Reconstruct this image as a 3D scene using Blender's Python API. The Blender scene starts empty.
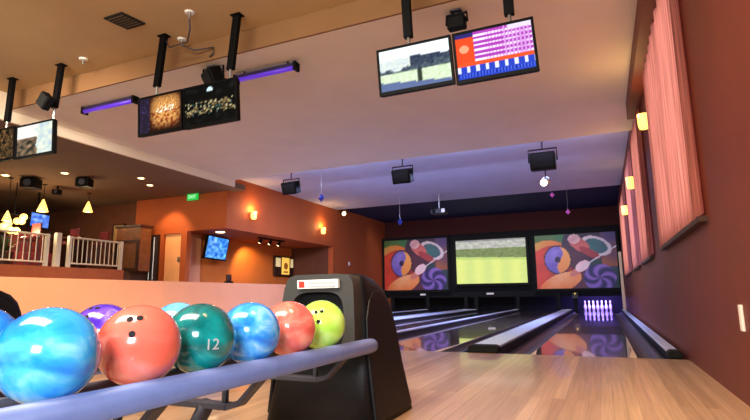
import bpy, bmesh, math, random
from mathutils import Vector, Matrix, noise
random.seed(7)
C = bpy.context.scene.collection
SC = bpy.context.scene

def lin(c):
    return tuple(((x/255)/12.92 if x/255 <= .04045 else ((x/255+.055)/1.055)**2.4) for x in c)

# ------------------------------------------------------------------ camera
cam = bpy.data.cameras.new('camera'); camo = bpy.data.objects.new('camera', cam); C.objects.link(camo)
cam.sensor_width = 36; cam.lens = 36*511.66/750; cam.clip_start = .02
PITCH, YAW, ROLL = .16659781, .414105214, -.0122407889
fw = Vector((-math.sin(YAW)*math.cos(PITCH), math.cos(YAW)*math.cos(PITCH), math.sin(PITCH)))
r0 = Vector((math.cos(YAW), math.sin(YAW), 0)); u0 = r0.cross(fw)
rr = r0*math.cos(ROLL)+u0*math.sin(ROLL); uu = -r0*math.sin(ROLL)+u0*math.cos(ROLL)
camo.matrix_world = Matrix(((rr.x, uu.x, -fw.x, 0), (rr.y, uu.y, -fw.y, 0), (rr.z, uu.z, -fw.z, .66), (0, 0, 0, 1)))
SC.camera = camo

# ------------------------------------------------------------------ world, lights, exposure
SC.view_settings.view_transform = 'Standard'; SC.view_settings.look = 'None'
SC.view_settings.exposure = 0.0; SC.view_settings.gamma = 1
wd = bpy.data.worlds.new('world'); SC.world = wd; wd.use_nodes = True
bg = wd.node_tree.nodes['Background']; bg.inputs[0].default_value = (1, .96, .86, 1); bg.inputs[1].default_value = 1.5

def light(name, kind, loc, power, col=(1, .8, .55), size=.1, size_y=None, target=None, spot=None, blend=.6, spread=None):
    l = bpy.data.lights.new(name, kind); l.energy = power; l.color = col
    if kind == 'AREA':
        l.size = size
        if size_y: l.shape = 'RECTANGLE'; l.size_y = size_y
        if spread: l.spread = math.radians(spread)
    else: l.shadow_soft_size = size
    if kind == 'SPOT': l.spot_size = math.radians(spot); l.spot_blend = blend
    o = bpy.data.objects.new(name, l); C.objects.link(o); o.location = loc
    if target is not None:
        d = Vector(target)-Vector(loc); o.rotation_euler = d.to_track_quat('-Z', 'Y').to_euler()
    return o
# unseen area lights added over and behind the camera to brighten the approach
light('approach_fill', 'AREA', (-2.6, .6, 3.9), 480, (1, .95, .82), 3.2, 2.0, target=(-2.8, 3.6, 0))
light('approach_fill', 'AREA', (-5.4, 1.6, 3.85), 190, (1, .86, .68), 1.2, 1.2, target=(-9.1, 8.0, .7), spread=70)  # added to brighten the low peach wall
light('approach_fill', 'AREA', (-.5, 1.6, 3.85), 48, (1, .60, .28), .8, .8, target=(-.2, 3.8, 0), spread=80)  # added to warm the floor on the right
# flash-like cool light added behind the viewer to brighten balls and rack
light('rack_fill', 'AREA', (.2, -1.6, 1.5), 24, (.86, .93, 1), .9, .7, target=(-1.3, 1.4, .5), spread=70)
# bluish area lights added, without fixtures, to tint the lane ceiling and lanes
light('ceiling_blue_fill', 'AREA', (-3.6, 10.75, 3.66), 34, (.58, .62, 1), 8.0, .15, target=(-3.6, 14.2, 3.95))
light('lane_blue_fill', 'AREA', (-4.0, 12.0, 3.75), 640, (.44, .54, 1), 7.0, .5, target=(-4.0, 13.0, 0))
# violet tube over the pins
light('pin_light', 'AREA', (-.2, 21.66, .76), 120, (.22, .14, 1), .9, .1, target=(-.2, 22.0, .1))
light('mural_fill', 'AREA', (-4.2, 19.6, 3.95), 50, (1, .95, .92), 9.0, .2, target=(-4.2, 21.4, 1.2), spread=90)  # unseen area light added to brighten the murals
# daylight outside the curtained windows
for nm, (ya, yb) in enumerate(((4.56, 7.0), (8.86, 10.55), (11.88, 13.55), (15.5, 18.5))):
    light('window_daylight', 'AREA', (1.5, (ya+yb)/2, 2.5), 8*(yb-ya), (1, .93, .9), 2.6, yb-ya, target=(.7, (ya+yb)/2, 2.5))

# ------------------------------------------------------------------ materials
def mat(name, c, rough=.5, metal=0, noise_amt=0, nscale=4, bump=0, spec=.4, coat=0, emit=None, estr=0):
    m = bpy.data.materials.new(name); m.use_nodes = True
    nt = m.node_tree; b = nt.nodes['Principled BSDF']
    col = lin(c)+(1,)
    b.inputs['Base Color'].default_value = col; b.inputs['Roughness'].default_value = rough
    b.inputs['Metallic'].default_value = metal; b.inputs['Specular IOR Level'].default_value = spec
    b.inputs['Coat Weight'].default_value = coat
    if emit: b.inputs['Emission Color'].default_value = lin(emit)+(1,); b.inputs['Emission Strength'].default_value = estr
    if noise_amt or bump:
        tc = nt.nodes.new('ShaderNodeTexCoord'); n = nt.nodes.new('ShaderNodeTexNoise')
        n.inputs['Scale'].default_value = nscale; n.inputs['Detail'].default_value = 5
        nt.links.new(tc.outputs['Object'], n.inputs['Vector'])
        if noise_amt:
            rmp = nt.nodes.new('ShaderNodeValToRGB')
            rmp.color_ramp.elements[0].position = .3; rmp.color_ramp.elements[1].position = .7
            rmp.color_ramp.elements[0].color = tuple(x*(1-noise_amt) for x in col[:3])+(1,)
            rmp.color_ramp.elements[1].color = tuple(min(1, x*(1+noise_amt)) for x in col[:3])+(1,)
            nt.links.new(n.outputs['Fac'], rmp.inputs['Fac']); nt.links.new(rmp.outputs['Color'], b.inputs['Base Color'])
        if bump:
            bp = nt.nodes.new('ShaderNodeBump'); bp.inputs['Strength'].default_value = bump; bp.inputs['Distance'].default_value = .01
            nt.links.new(n.outputs['Fac'], bp.inputs['Height']); nt.links.new(bp.outputs['Normal'], b.inputs['Normal'])
    return m

def plank(name, c1, c2, rough, coat, width=.1, length=1.6, mortar=.002):
    m = mat(name, c1, rough, coat=coat); nt = m.node_tree; b = nt.nodes['Principled BSDF']
    g = nt.nodes.new('ShaderNodeNewGeometry'); s = nt.nodes.new('ShaderNodeSeparateXYZ'); k = nt.nodes.new('ShaderNodeCombineXYZ')
    nt.links.new(g.outputs['Position'], s.inputs[0]); nt.links.new(s.outputs['Y'], k.inputs['X']); nt.links.new(s.outputs['X'], k.inputs['Y'])
    br = nt.nodes.new('ShaderNodeTexBrick'); nt.links.new(k.outputs[0], br.inputs['Vector'])
    br.inputs['Scale'].default_value = 1; br.inputs['Brick Width'].default_value = length; br.inputs['Row Height'].default_value = width
    br.inputs['Mortar Size'].default_value = mortar; br.inputs['Mortar Smooth'].default_value = .5; br.offset = .37
    br.inputs['Color1'].default_value = lin(c1)+(1,); br.inputs['Color2'].default_value = lin(c2)+(1,)
    br.inputs['Mortar'].default_value = tuple(x*.55 for x in lin(c1))+(1,)
    # grain, stretched along the boards
    mp = nt.nodes.new('ShaderNodeMapping'); mp.inputs['Scale'].default_value = (1.2, 38, 1); nt.links.new(k.outputs[0], mp.inputs['Vector'])
    n = nt.nodes.new('ShaderNodeTexNoise'); n.inputs['Scale'].default_value = 1.4; n.inputs['Detail'].default_value = 4; nt.links.new(mp.outputs[0], n.inputs['Vector'])
    mx = nt.nodes.new('ShaderNodeMixRGB'); mx.blend_type = 'OVERLAY'; mx.inputs['Fac'].default_value = .45
    nt.links.new(br.outputs['Color'], mx.inputs[1]); nt.links.new(n.outputs['Fac'], mx.inputs[2]); nt.links.new(mx.outputs[0], b.inputs['Base Color'])
    return m

def marble(name, stops, scale=5, dist=2.5, rough=.16):
    m = mat(name, stops[0][1], rough, coat=.6); nt = m.node_tree; b = nt.nodes['Principled BSDF']
    tc = nt.nodes.new('ShaderNodeTexCoord'); n = nt.nodes.new('ShaderNodeTexNoise')
    n.inputs['Scale'].default_value = scale; n.inputs['Detail'].default_value = 6; n.inputs['Distortion'].default_value = dist
    nt.links.new(tc.outputs['Object'], n.inputs['Vector'])
    r = nt.nodes.new('ShaderNodeValToRGB'); e = r.color_ramp.elements
    while len(e) < len(stops): e.new(.5)
    for el, (p, c) in zip(e, stops): el.position = p; el.color = lin(c)+(1,)
    nt.links.new(n.outputs['Fac'], r.inputs['Fac']); nt.links.new(r.outputs['Color'], b.inputs['Base Color'])
    return m

def painted(name, strength=0, rough=.45):
    m = bpy.data.materials.new(name); m.use_nodes = True; nt = m.node_tree; b = nt.nodes['Principled BSDF']
    a = nt.nodes.new('ShaderNodeVertexColor'); a.layer_name = 'Col'
    b.inputs['Roughness'].default_value = .9 if strength else rough
    if strength:
        b.inputs['Base Color'].default_value = (.004, .004, .004, 1); b.inputs['Specular IOR Level'].default_value = 0
        nt.links.new(a.outputs['Color'], b.inputs['Emission Color']); b.inputs['Emission Strength'].default_value = strength
    else: nt.links.new(a.outputs['Color'], b.inputs['Base Color'])
    return m

def cloth(name, c, trans):
    m = bpy.data.materials.new(name); m.use_nodes = True; nt = m.node_tree; nt.nodes.remove(nt.nodes['Principled BSDF'])
    d = nt.nodes.new('ShaderNodeBsdfDiffuse'); t = nt.nodes.new('ShaderNodeBsdfTranslucent'); x = nt.nodes.new('ShaderNodeMixShader')
    tc = nt.nodes.new('ShaderNodeTexCoord'); mp = nt.nodes.new('ShaderNodeMapping'); mp.inputs['Scale'].default_value = (1, 26, .6)
    n = nt.nodes.new('ShaderNodeTexNoise'); n.inputs['Scale'].default_value = 2; n.inputs['Detail'].default_value = 4
    nt.links.new(tc.outputs['Object'], mp.inputs[0]); nt.links.new(mp.outputs[0], n.inputs['Vector'])
    r = nt.nodes.new('ShaderNodeValToRGB'); r.color_ramp.elements[0].position = .3; r.color_ramp.elements[1].position = .7
    r.color_ramp.elements[0].color = tuple(v*.55 for v in lin(c))+(1,); r.color_ramp.elements[1].color = tuple(min(1, v*1.2) for v in lin(c))+(1,)  # darker vertical streaks paint the shade of the folds into the cloth
    nt.links.new(n.outputs['Fac'], r.inputs[0])
    nt.links.new(r.outputs[0], d.inputs[0]); nt.links.new(r.outputs[0], t.inputs[0])
    x.inputs[0].default_value = trans; nt.links.new(d.outputs[0], x.inputs[1]); nt.links.new(t.outputs[0], x.inputs[2])
    nt.links.new(x.outputs[0], nt.nodes['Material Output'].inputs[0])
    return m

M = dict(
    tan=mat('tan_paint', (202, 172, 126), .9, noise_amt=.04, nscale=2, bump=.1),
    band=mat('caramel_paint', (140, 100, 64), .9, noise_amt=.04, nscale=2),
    beige=mat('beige_paint', (242, 230, 206), .9, noise_amt=.03, nscale=1.5, bump=.05),
    lav=mat('pale_grey_paint', (190, 192, 214), .9, noise_amt=.05, nscale=1.5),
    navy=mat('navy_paint', (20, 32, 76), .8, noise_amt=.1),
    dimceil=mat('taupe_paint', (128, 100, 78), .9, noise_amt=.05, nscale=1),
    trimw=mat('cream_trim', (244, 230, 206), .8),
    rust=mat('rust_paint', (104, 46, 26), .55, noise_amt=.07, nscale=3, bump=.05),
    darkred=mat('dark_red_paint', (72, 22, 12), .8, noise_amt=.08),
    orange=mat('orange_paint', (172, 82, 36), .75, noise_amt=.05, nscale=2, bump=.05),
    orangelit=mat('lit_orange_paint', (222, 122, 48), .75, noise_amt=.05, nscale=2, bump=.05),  # the soffit's orange again, lightened in colour for the lamplit alcove
    peach=mat('peach_paint', (240, 162, 116), .7, noise_amt=.03, nscale=2),
    terra=mat('terracotta_paint', (176, 92, 52), .7, noise_amt=.08),
    brownwall=mat('brown_paint', (104, 58, 36), .8, noise_amt=.1),
    floor=plank('maple_boards', (190, 158, 127), (158, 127, 98), .30, .25, .07, 3.6),
    lane=plank('dark_lane_boards', (134, 108, 112), (106, 84, 92), .16, 1.0, .04, 3.0, .001),
    edge=mat('pale_maple', (226, 196, 158), .35),
    concfloor=mat('brown_carpet', (92, 60, 44), .95, noise_amt=.25, nscale=30),
    gutter=mat('charcoal_gutter', (58, 56, 66), .35),
    under=mat('subfloor', (30, 28, 30), .9),
    captop=mat('pale_cap', (214, 226, 255), .34, .1, coat=.15),
    black=mat('black_plastic', (7, 7, 8), .55, noise_amt=.1, nscale=20, spec=.12),
    void=mat('black_void', (7, 7, 8), .9),
    hood=mat('hood_plastic', (6, 7, 13), .5, noise_amt=.12, nscale=60, bump=.12, spec=.3),
    hoodframe=mat('grey_plastic', (48, 47, 45), .5, noise_amt=.05, nscale=40),
    rail=mat('blue_grey_rubber', (104, 116, 164), .38, noise_amt=.05, nscale=30),
    iron=mat('dark_grey_iron', (72, 70, 80), .45, .3),
    steel=mat('brushed_steel', (180, 180, 178), .3, .9),
    white=mat('white_plastic', (236, 232, 226), .4),
    red=mat('red_print', (206, 52, 40), .5),
    greyprint=mat('grey_print', (188, 186, 186), .5),
    railw=mat('cream_metal', (226, 214, 190), .4, .1),
    wood=mat('brown_wood', (120, 72, 40), .5, noise_amt=.25, nscale=8),
    darkwood=mat('dark_wood', (58, 32, 22), .45, noise_amt=.2, nscale=8),
    doorwood=mat('lit_orange_door', (246, 176, 120), .5, noise_amt=.05),  # orange lightened so that the door looks lit
    maroon=mat('maroon_vinyl', (96, 26, 26), .5, noise_amt=.1),
    vent=mat('vent_metal', (84, 66, 48), .5), ventdark=mat('vent_dark', (36, 28, 22), .9),
    uv=mat('violet_tube', (60, 30, 160), .4, emit=(96, 50, 190), estr=.8),
    uvhouse=mat('dark_violet_housing', (40, 28, 70), .5),
    warm=mat('amber_lit_glass', (255, 214, 130), .4, emit=(255, 196, 92), estr=2.6),
    warmhot=mat('bright_warm_lamp', (255, 240, 200), .4, emit=(255, 226, 160), estr=6),
    lampwhite=mat('white_lamp_face', (255, 250, 240), .4, emit=(255, 240, 225), estr=3),
    green=mat('green_sign', (30, 150, 60), .5, emit=(40, 200, 80), estr=.8),
    greentxt=mat('pale_sign_letter', (200, 255, 210), .5, emit=(190, 255, 205), estr=1.0),
    yellowbox=mat('lit_yellow_poster', (240, 200, 90), .5, emit=(240, 190, 80), estr=.9),
    palebox=mat('lit_pale_panel', (240, 220, 170), .5, emit=(235, 205, 140), estr=.6),
    ambertxt=mat('amber_print', (150, 90, 30), .5, emit=(170, 100, 30), estr=.4),
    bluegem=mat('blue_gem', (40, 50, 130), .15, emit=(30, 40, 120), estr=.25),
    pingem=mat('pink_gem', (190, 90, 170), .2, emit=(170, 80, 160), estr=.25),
    cur=cloth('pink_curtain', (222, 138, 128), .6), sheer=cloth('pale_sheer', (250, 214, 206), .75),
    tile=mat('tan_board', (168, 132, 84), .6, noise_amt=.15, nscale=12), leaf=mat('leaf', (62, 76, 34), .6, noise_amt=.2),
    pin=mat('pin_white', (240, 238, 236), .25), hole=mat('finger_hole', (12, 10, 14), .8), bottle=mat('bottle_glass', (70, 40, 20), .2),
    poster=painted('poster_print'), screen=painted('lit_screen', 1.35), bigscreen=painted('projected_screen', 1.05),
)

# ------------------------------------------------------------------ mesh helpers
WL = {}
class MB:
    def __init__(s): s.bm = bmesh.new()
    def box(s, a, b, rot=None, piv=None):
        vs = [s.bm.verts.new((x, y, z)) for z in (a[2], b[2]) for y in (a[1], b[1]) for x in (a[0], b[0])]
        for f in ((0, 2, 3, 1), (4, 5, 7, 6), (0, 1, 5, 4), (2, 6, 7, 3), (0, 4, 6, 2), (1, 3, 7, 5)): s.bm.faces.new([vs[i] for i in f])
        if rot is not None:
            p = Vector(piv) if piv else (Vector(a)+Vector(b))/2
            for v in vs: v.co = p+rot@(v.co-p)
        return s
    def tube(s, pts, r, n=12, caps=True):
        pts = [Vector(p) for p in pts]; rs = r if isinstance(r, (list, tuple)) else [r]*len(pts)
        rings = []; up = None
        for i, p in enumerate(pts):
            t = (pts[min(i+1, len(pts)-1)]-pts[max(i-1, 0)]).normalized()
            if up is None: up = Vector((0, 0, 1)) if abs(t.z) < .9 else Vector((1, 0, 0))
            a = t.cross(up).normalized(); up = a.cross(t).normalized()
            rings.append([s.bm.verts.new(p+rs[i]*(a*math.cos(2*math.pi*k/n)+up*math.sin(2*math.pi*k/n))) for k in range(n)])
        for A, B in zip(rings, rings[1:]):
            for k in range(n): s.bm.faces.new((A[k], A[(k+1) % n], B[(k+1) % n], B[k]))
        if caps: s.bm.faces.new(rings[0][::-1]); s.bm.faces.new(rings[-1])
        return s
    def lathe(s, prof, o, n=20, axis=(0, 0, 1)):
        q = Vector((0, 0, 1)).rotation_difference(Vector(axis)); o = Vector(o); rings = []
        for (r, z) in prof:
            rings.append([s.bm.verts.new(o+q@Vector((max(r, 1e-4)*math.cos(2*math.pi*k/n), max(r, 1e-4)*math.sin(2*math.pi*k/n), z))) for k in range(n)])
        for A, B in zip(rings, rings[1:]):
            for k in range(n): s.bm.faces.new((A[k], A[(k+1) % n], B[(k+1) % n], B[k]))
        s.bm.faces.new(rings[0][::-1]); s.bm.faces.new(rings[-1]); return s
    def prism(s, poly, d, f=lambda p: p):          # poly: 3d points of one face, d: extrusion vector
        A = [s.bm.verts.new(f(Vector(p))) for p in poly]; B = [s.bm.verts.new(f(Vector(p)+Vector(d))) for p in poly]
        s.bm.faces.new(A[::-1]); s.bm.faces.new(B); n = len(A)
        for k in range(n): s.bm.faces.new((A[k], A[(k+1) % n], B[(k+1) % n], B[k]))
        return s
    def frame(s, outer, inner, d):                  # ring between two matching loops, extruded by d
        d = Vector(d); n = len(outer)
        L = [[s.bm.verts.new(Vector(p)+o) for p in q] for q in (outer, inner) for o in (Vector(), d)]
        O0, O1, I0, I1 = L
        for k in range(n):
            j = (k+1) % n
            s.bm.faces.new((O0[k], O0[j], I0[j], I0[k])); s.bm.faces.new((O1[k], I1[k], I1[j], O1[j]))
            s.bm.faces.new((O0[k], O1[k], O1[j], O0[j])); s.bm.faces.new((I0[k], I0[j], I1[j], I1[k]))
        return s
    def sphere(s, o, r, seg=32, rings=20, sc=(1, 1, 1)):
        bmesh.ops.create_uvsphere(s.bm, u_segments=seg, v_segments=rings, radius=r, matrix=Matrix.Translation(o)@Matrix.Diagonal((*sc, 1)))
        return s
    def build(s, name, m, parent=None, smooth=False, bevel=0, seg=2):
        bmesh.ops.recalc_face_normals(s.bm, faces=s.bm.faces)
        if parent is None:
            xs = [v.co for v in s.bm.verts]
            o = Vector(((min(v.x for v in xs)+max(v.x for v in xs))/2, (min(v.y for v in xs)+max(v.y for v in xs))/2, min(v.z for v in xs)))
        else: o = WL[parent.name].copy()
        for v in s.bm.verts: v.co -= o
        me = bpy.data.meshes.new(name); s.bm.to_mesh(me); s.bm.free()
        for p in me.polygons: p.use_smooth = smooth
        me.materials.append(m if not isinstance(m, str) else M[m])
        ob = bpy.data.objects.new(name, me); C.objects.link(ob)
        if parent is None: ob.location = o
        else: ob.parent = parent
        WL[ob.name] = o
        if bevel:
            b = ob.modifiers.new('bevel', 'BEVEL'); b.width = bevel; b.segments = seg; b.limit_method = 'ANGLE'; b.angle_limit = math.radians(35)
            if smooth is False:
                pass
        return ob

def tag(o, label, cat, group=None, kind=None):
    if kind: o['kind'] = kind
    if label: o['label'] = label
    if cat: o['category'] = cat
    if group: o['group'] = group
    return o
def empty(name, loc, label, cat, group=None):
    o = bpy.data.objects.new(name, None); C.objects.link(o); o.location = loc; o.empty_display_size = .1
    WL[o.name] = Vector(loc); return tag(o, label, cat, group)
def struct(o): o['kind'] = 'structure'; return o
def copy_tree(root, delta, label=None, group=None):
    r = root.copy(); C.objects.link(r); r.location = root.location+Vector(delta); WL[r.name] = WL[root.name]+Vector(delta)
    if label: r['label'] = label
    if group: r['group'] = group
    for ch in list(root.children):
        c = ch.copy(); C.objects.link(c); c.parent = r; WL[c.name] = WL[r.name]
        for g in ch.children:
            d = g.copy(); C.objects.link(d); d.parent = c; WL[d.name] = WL[r.name]
    return r

def picture(name, o, ux, uy, nx, ny, fn, m, parent=None, thick=.006):
    """a flat printed or lit panel: grid of points coloured by fn(u, v), with a real back and edges"""
    o, ux, uy = Vector(o), Vector(ux), Vector(uy); nrm = ux.cross(uy).normalized()
    base = WL[parent.name] if parent else Vector()
    vs = []; cs = []; fs = []
    for j in range(ny+1):
        for i in range(nx+1):
            vs.append(o+ux*(i/nx)+uy*(j/ny)-base); cs.append(lin(fn(i/nx, j/ny))+(1,))
    for j in range(ny):
        for i in range(nx):
            a = j*(nx+1)+i; fs.append((a, a+1, a+nx+2, a+nx+1))
    k = len(vs); cor = [0, nx, ny*(nx+1)+nx, ny*(nx+1)]
    for c in cor: vs.append(vs[c]-nrm*thick); cs.append((0, 0, 0, 1))
    fs.append((k+3, k+2, k+1, k))
    me = bpy.data.meshes.new(name); me.from_pydata(vs, [], fs); me.update()
    at = me.color_attributes.new('Col', 'FLOAT_COLOR', 'POINT')
    for i, c in enumerate(cs): at.data[i].color = c
    me.materials.append(M[m]); ob = bpy.data.objects.new(name, me); C.objects.link(ob)
    if parent: ob.parent = parent
    WL[ob.name] = base
    return ob

def text_mesh(s, size, depth=.002):
    cu = bpy.data.curves.new('t', 'FONT'); cu.body = s; cu.size = size; cu.extrude = depth; cu.align_x = 'CENTER'; cu.align_y = 'CENTER'
    t = bpy.data.objects.new('t', cu); C.objects.link(t)
    dg = bpy.context.evaluated_depsgraph_get(); me = bpy.data.meshes.new_from_object(t.evaluated_get(dg))
    bpy.data.objects.remove(t); return me
def text(name, s, size, o, ux, uy, m, parent, depth=.002):
    me = text_mesh(s, size, depth); ux, uy, o = Vector(ux).normalized(), Vector(uy).normalized(), Vector(o); n = ux.cross(uy)
    for v in me.vertices: v.co = o+ux*v.co.x+uy*v.co.y+n*v.co.z-WL[parent.name]
    me.materials.clear(); me.materials.append(M[m]); ob = bpy.data.objects.new(name, me); C.objects.link(ob); ob.parent = parent; return ob

# ------------------------------------------------------------------ the room
XR, XL, YB = .72, -9.1, 21.8
FOUL = 6.05
struct(MB().box((XL, -4, -.3), (XR, FOUL, 0)).build('floor', 'floor'))
struct(MB().box((XL, FOUL, -.4), (XR, 23.5, -.12)).build('floor_under_lanes', 'under'))
struct(MB().box((-18, -4, .7), (XL-.2, 11.0, 1.02)).build('floor_concourse', 'concfloor'))
struct(MB().box((-18, -4, 1.02), (-11.75, 11.0, 1.40)).build('floor_bar_platform', 'concfloor'))
# right wall with three window openings
WIN = ((4.56, 7.0), (8.86, 10.55), (11.88, 13.55), (15.5, 18.5))
w = MB(); w.box((XR, -4, -.3), (XR+.22, 23.5, 1.25)); w.box((XR, -4, 3.42), (XR+.22, 23.5, 4.2))
ys = [-4]+[v for p in WIN for v in p]+[23.5]
for i in range(0, len(ys), 2): w.box((XR, ys[i], 1.25), (XR+.22, ys[i+1], 3.42))
struct(w.build('wall_right', 'rust'))
for i, (a, b) in enumerate(WIN):
    f = MB()
    for z0, z1 in ((1.25, 1.31), (3.36, 3.42)): f.box((XR+.08, a, z0), (XR+.14, b, z1))
    n = max(2, round((b-a)/1.5))
    for k in range(n+1):
        y = a+.03+(b-a-.06)*k/n; f.box((XR+.08, y-.03, 1.31), (XR+.14, y+.03, 3.36))
    wi = struct(f.build('window_%d' % (i+1), 'darkwood'))
    struct(MB().box((XR-.06, a-.30, 1.16), (XR, b+.04, 1.20)).build('trim_%d' % (i+1), 'darkwood'))
struct(MB().box((.56, 3.2, 3.42), (XR, 8.9, 3.70)).build('trim_valance', 'rust'))
struct(MB().box((XL-.3, YB, .8), (XR+.22, YB+.2, 4.3)).build('wall_back', 'darkred'))
# ceilings
struct(MB().box((-8.6, -4, 3.98), (XR+.22, 4.83, 4.2)).build('ceiling', 'tan'))
struct(MB().box((-8.6, 4.83, 3.70), (XR+.22, 4.86, 4.2)).build('ceiling_drop_face', 'band'))
struct(MB().box((-8.6, 4.86, 3.70), (XR+.22, 10.5, 3.9)).build('ceiling_dropped', 'beige'))
struct(MB().box((XL, 10.5, 3.93), (XR+.22, 17.1, 4.15)).build('ceiling_lanes', 'lav'))
struct(MB().box((XL-.3, 17.1, 4.02), (XR+.22, YB, 4.2)).build('ceiling_dark', 'navy'))
struct(MB().box((-18, -4, 3.52), (-8.66, 11.0, 3.66)).build('ceiling_concourse', 'dimceil'))
struct(MB().box((-8.66, -4, 3.52), (-8.6, 10.5, 4.2)).build('trim_ceiling_edge', 'trimw'))
# left side: low wall, soffit, alcove, full wall
struct(MB().box((XL-.2, -4, -.3), (XL, 16.77, 1.05)).build('wall_low', 'peach'))
struct(MB().box((XL-.2, 16.77, -.3), (XL, 22.7, 4.1)).build('wall_left', 'orange'))
s = MB(); s.box((-12.45, 10.8, 2.5), (XL, 16.77, 4.1)); struct(s.build('wall_soffit', 'orange'))
struct(MB().box((-11.0, 11.0, -.3), (-10.9, 16.87, 2.5)).build('wall_alcove', 'orangelit'))
struct(MB().box((-10.9, 16.77, -.3), (XL-.2, 16.87, 2.5)).build('wall_alcove_end', 'brownwall'))
struct(MB().box((-10.9, 11.0, .7), (XL-.2, 16.77, 1.02)).build('floor_alcove', 'concfloor'))
# wall under the soffit's end, with a door
e = MB(); e.box((-12.45, 10.8, 1.02), (-11.32, 10.95, 2.5)); e.box((-10.66, 10.8, 1.02), (-10.45, 10.95, 2.5)); e.box((-11.32, 10.8, 2.46), (-10.66, 10.95, 2.5))
struct(e.build('wall_end', 'orange'))
d = MB().box((-11.30, 10.87, 1.02), (-10.68, 10.92, 2.46)).build('door_1', 'doorwood', bevel=.004); struct(d)
MB().box((-10.76, 10.80, 1.66), (-10.72, 10.87, 1.80)).build('door_handle', 'steel', d)
struct(MB().box((-10.98, 11.0, 1.02), (-10.80, 11.75, 2.5)).build('wall_pilaster', 'peach'))  # peach colour stands in for lamplight on this strip of the alcove
struct(MB().box((-18, 11.0, .7), (-11.0, 11.15, 3.66)).build('wall_concourse_back', 'brownwall'))
struct(MB().box((-18.1, -4, .7), (-18, 11.15, 3.66)).build('wall_concourse_side', 'brownwall'))
struct(MB().box((-11.75, -4, 1.02), (-11.55, 9.75, 1.42)).build('wall_curb', 'terra'))

# ------------------------------------------------------------------ lanes
def lane(xl, xr, label, wl=.23, wr=.23):
    o = empty('bowling_lane', ((xl+xr)/2, FOUL, 0), label, 'bowling lane', 'polished bowling lanes')
    MB().box((xl, FOUL+.005, -.11), (xr, 21.2, 0)).build('lane_bed', 'lane', o)
    for a, b in ((xl-wl, xl), (xr, xr+wr)):
        g = MB(); n = 8; pts = []
        for k in range(n+1):
            t = math.pi*k/n; pts.append(((a+b)/2-math.cos(t)*(b-a)/2, FOUL+.005, -.012-.085*math.sin(t)))
        pts = [(a, FOUL+.005, -.115)]+pts+[(b, FOUL+.005, -.115)]
        g.prism(pts, (0, 15.15, 0)); g.build('gutter', 'gutter', o)
    for x, d in ((xl, 1), (xr, -1)):
        MB().prism([(x, FOUL+.006, .0), (x+d*(.05 if d > 0 else .07), FOUL+.006, .0), (x+d*.02, FOUL+(.3 if d > 0 else .8), .0), (x+d*.004, FOUL+(.5 if d > 0 else 2.4), .0), (x, FOUL+(.5 if d > 0 else 2.4), .0)], (0, 0, .003)).build('edge_wedge', 'edge', o)  # thin pale wedge tapering along each lane edge
    return o
lane(-.79, .26, 'glossy dark bowling lane nearest the rust wall, violet pins at its end', .27, .25)
lane(-2.89, -1.84, 'glossy bowling lane just left of the wide blue-lit divider, reflecting the green screen', .23, .24)
lane(-4.54, -3.49, 'bowling lane second left of the wide divider, partly behind the black ball return')
lane(-6.64, -5.59, 'bowling lane behind the ball return, second from the far left of the lanes')
lane(-8.36, -7.30, 'leftmost bowling lane, nearest the orange wall', .2, .23)

def divider(x0, x1, label, h=.085, end=True):
    o = empty('lane_divider', ((x0+x1)/2, FOUL, -.1), label, 'lane divider', 'raised dividers between the lanes')
    MB().box((x0+.012, FOUL+.2, -.11), (x1-.012, 21.1, h-.025)).build('side_wall', 'gutter', o)
    r = .012; pts = [(x0, FOUL+.2, h-.025), (x0, FOUL+.2, h-r)]+[(x0+r-r*math.cos(a), FOUL+.2, h-r+r*math.sin(a)) for a in (.5, 1.0, 1.57)]
    pts += [(x1-r+r*math.cos(a), FOUL+.2, h-r+r*math.sin(a)) for a in (1.57, 1.0, .5)]+[(x1, FOUL+.2, h-r), (x1, FOUL+.2, h-.025)]
    MB().prism(pts, (0, 14.85, 0)).build('cap', 'captop', o)
    y1 = FOUL+.02
    poly = [(x0-.01, y1, .0), (x0-.01, y1, h-.01), (x0+.02, y1, h+.012), (x1-.02, y1, h+.012), (x1+.01, y1, h-.01), (x1+.01, y1, .0)]
    MB().prism(poly, (0, .18, 0)).build('end_cap', 'void', o, bevel=.015)
    return o
divider(-1.50, -1.17, 'wide pale divider with black end beside the rightmost lane', .072)
divider(.55, .66, 'narrow violet-lit divider with black end along the foot of the rust wall', .07)
divider(-3.245, -3.13, 'narrow white divider emerging from behind the black ball return')
divider(-5.35, -4.80, 'second wide divider, farther left behind the ball return')
divider(-7.06, -6.88, 'narrow divider farthest left, beyond the second wide divider')
divider(-9.08, -8.58, 'wide divider along the orange left wall')

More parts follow.
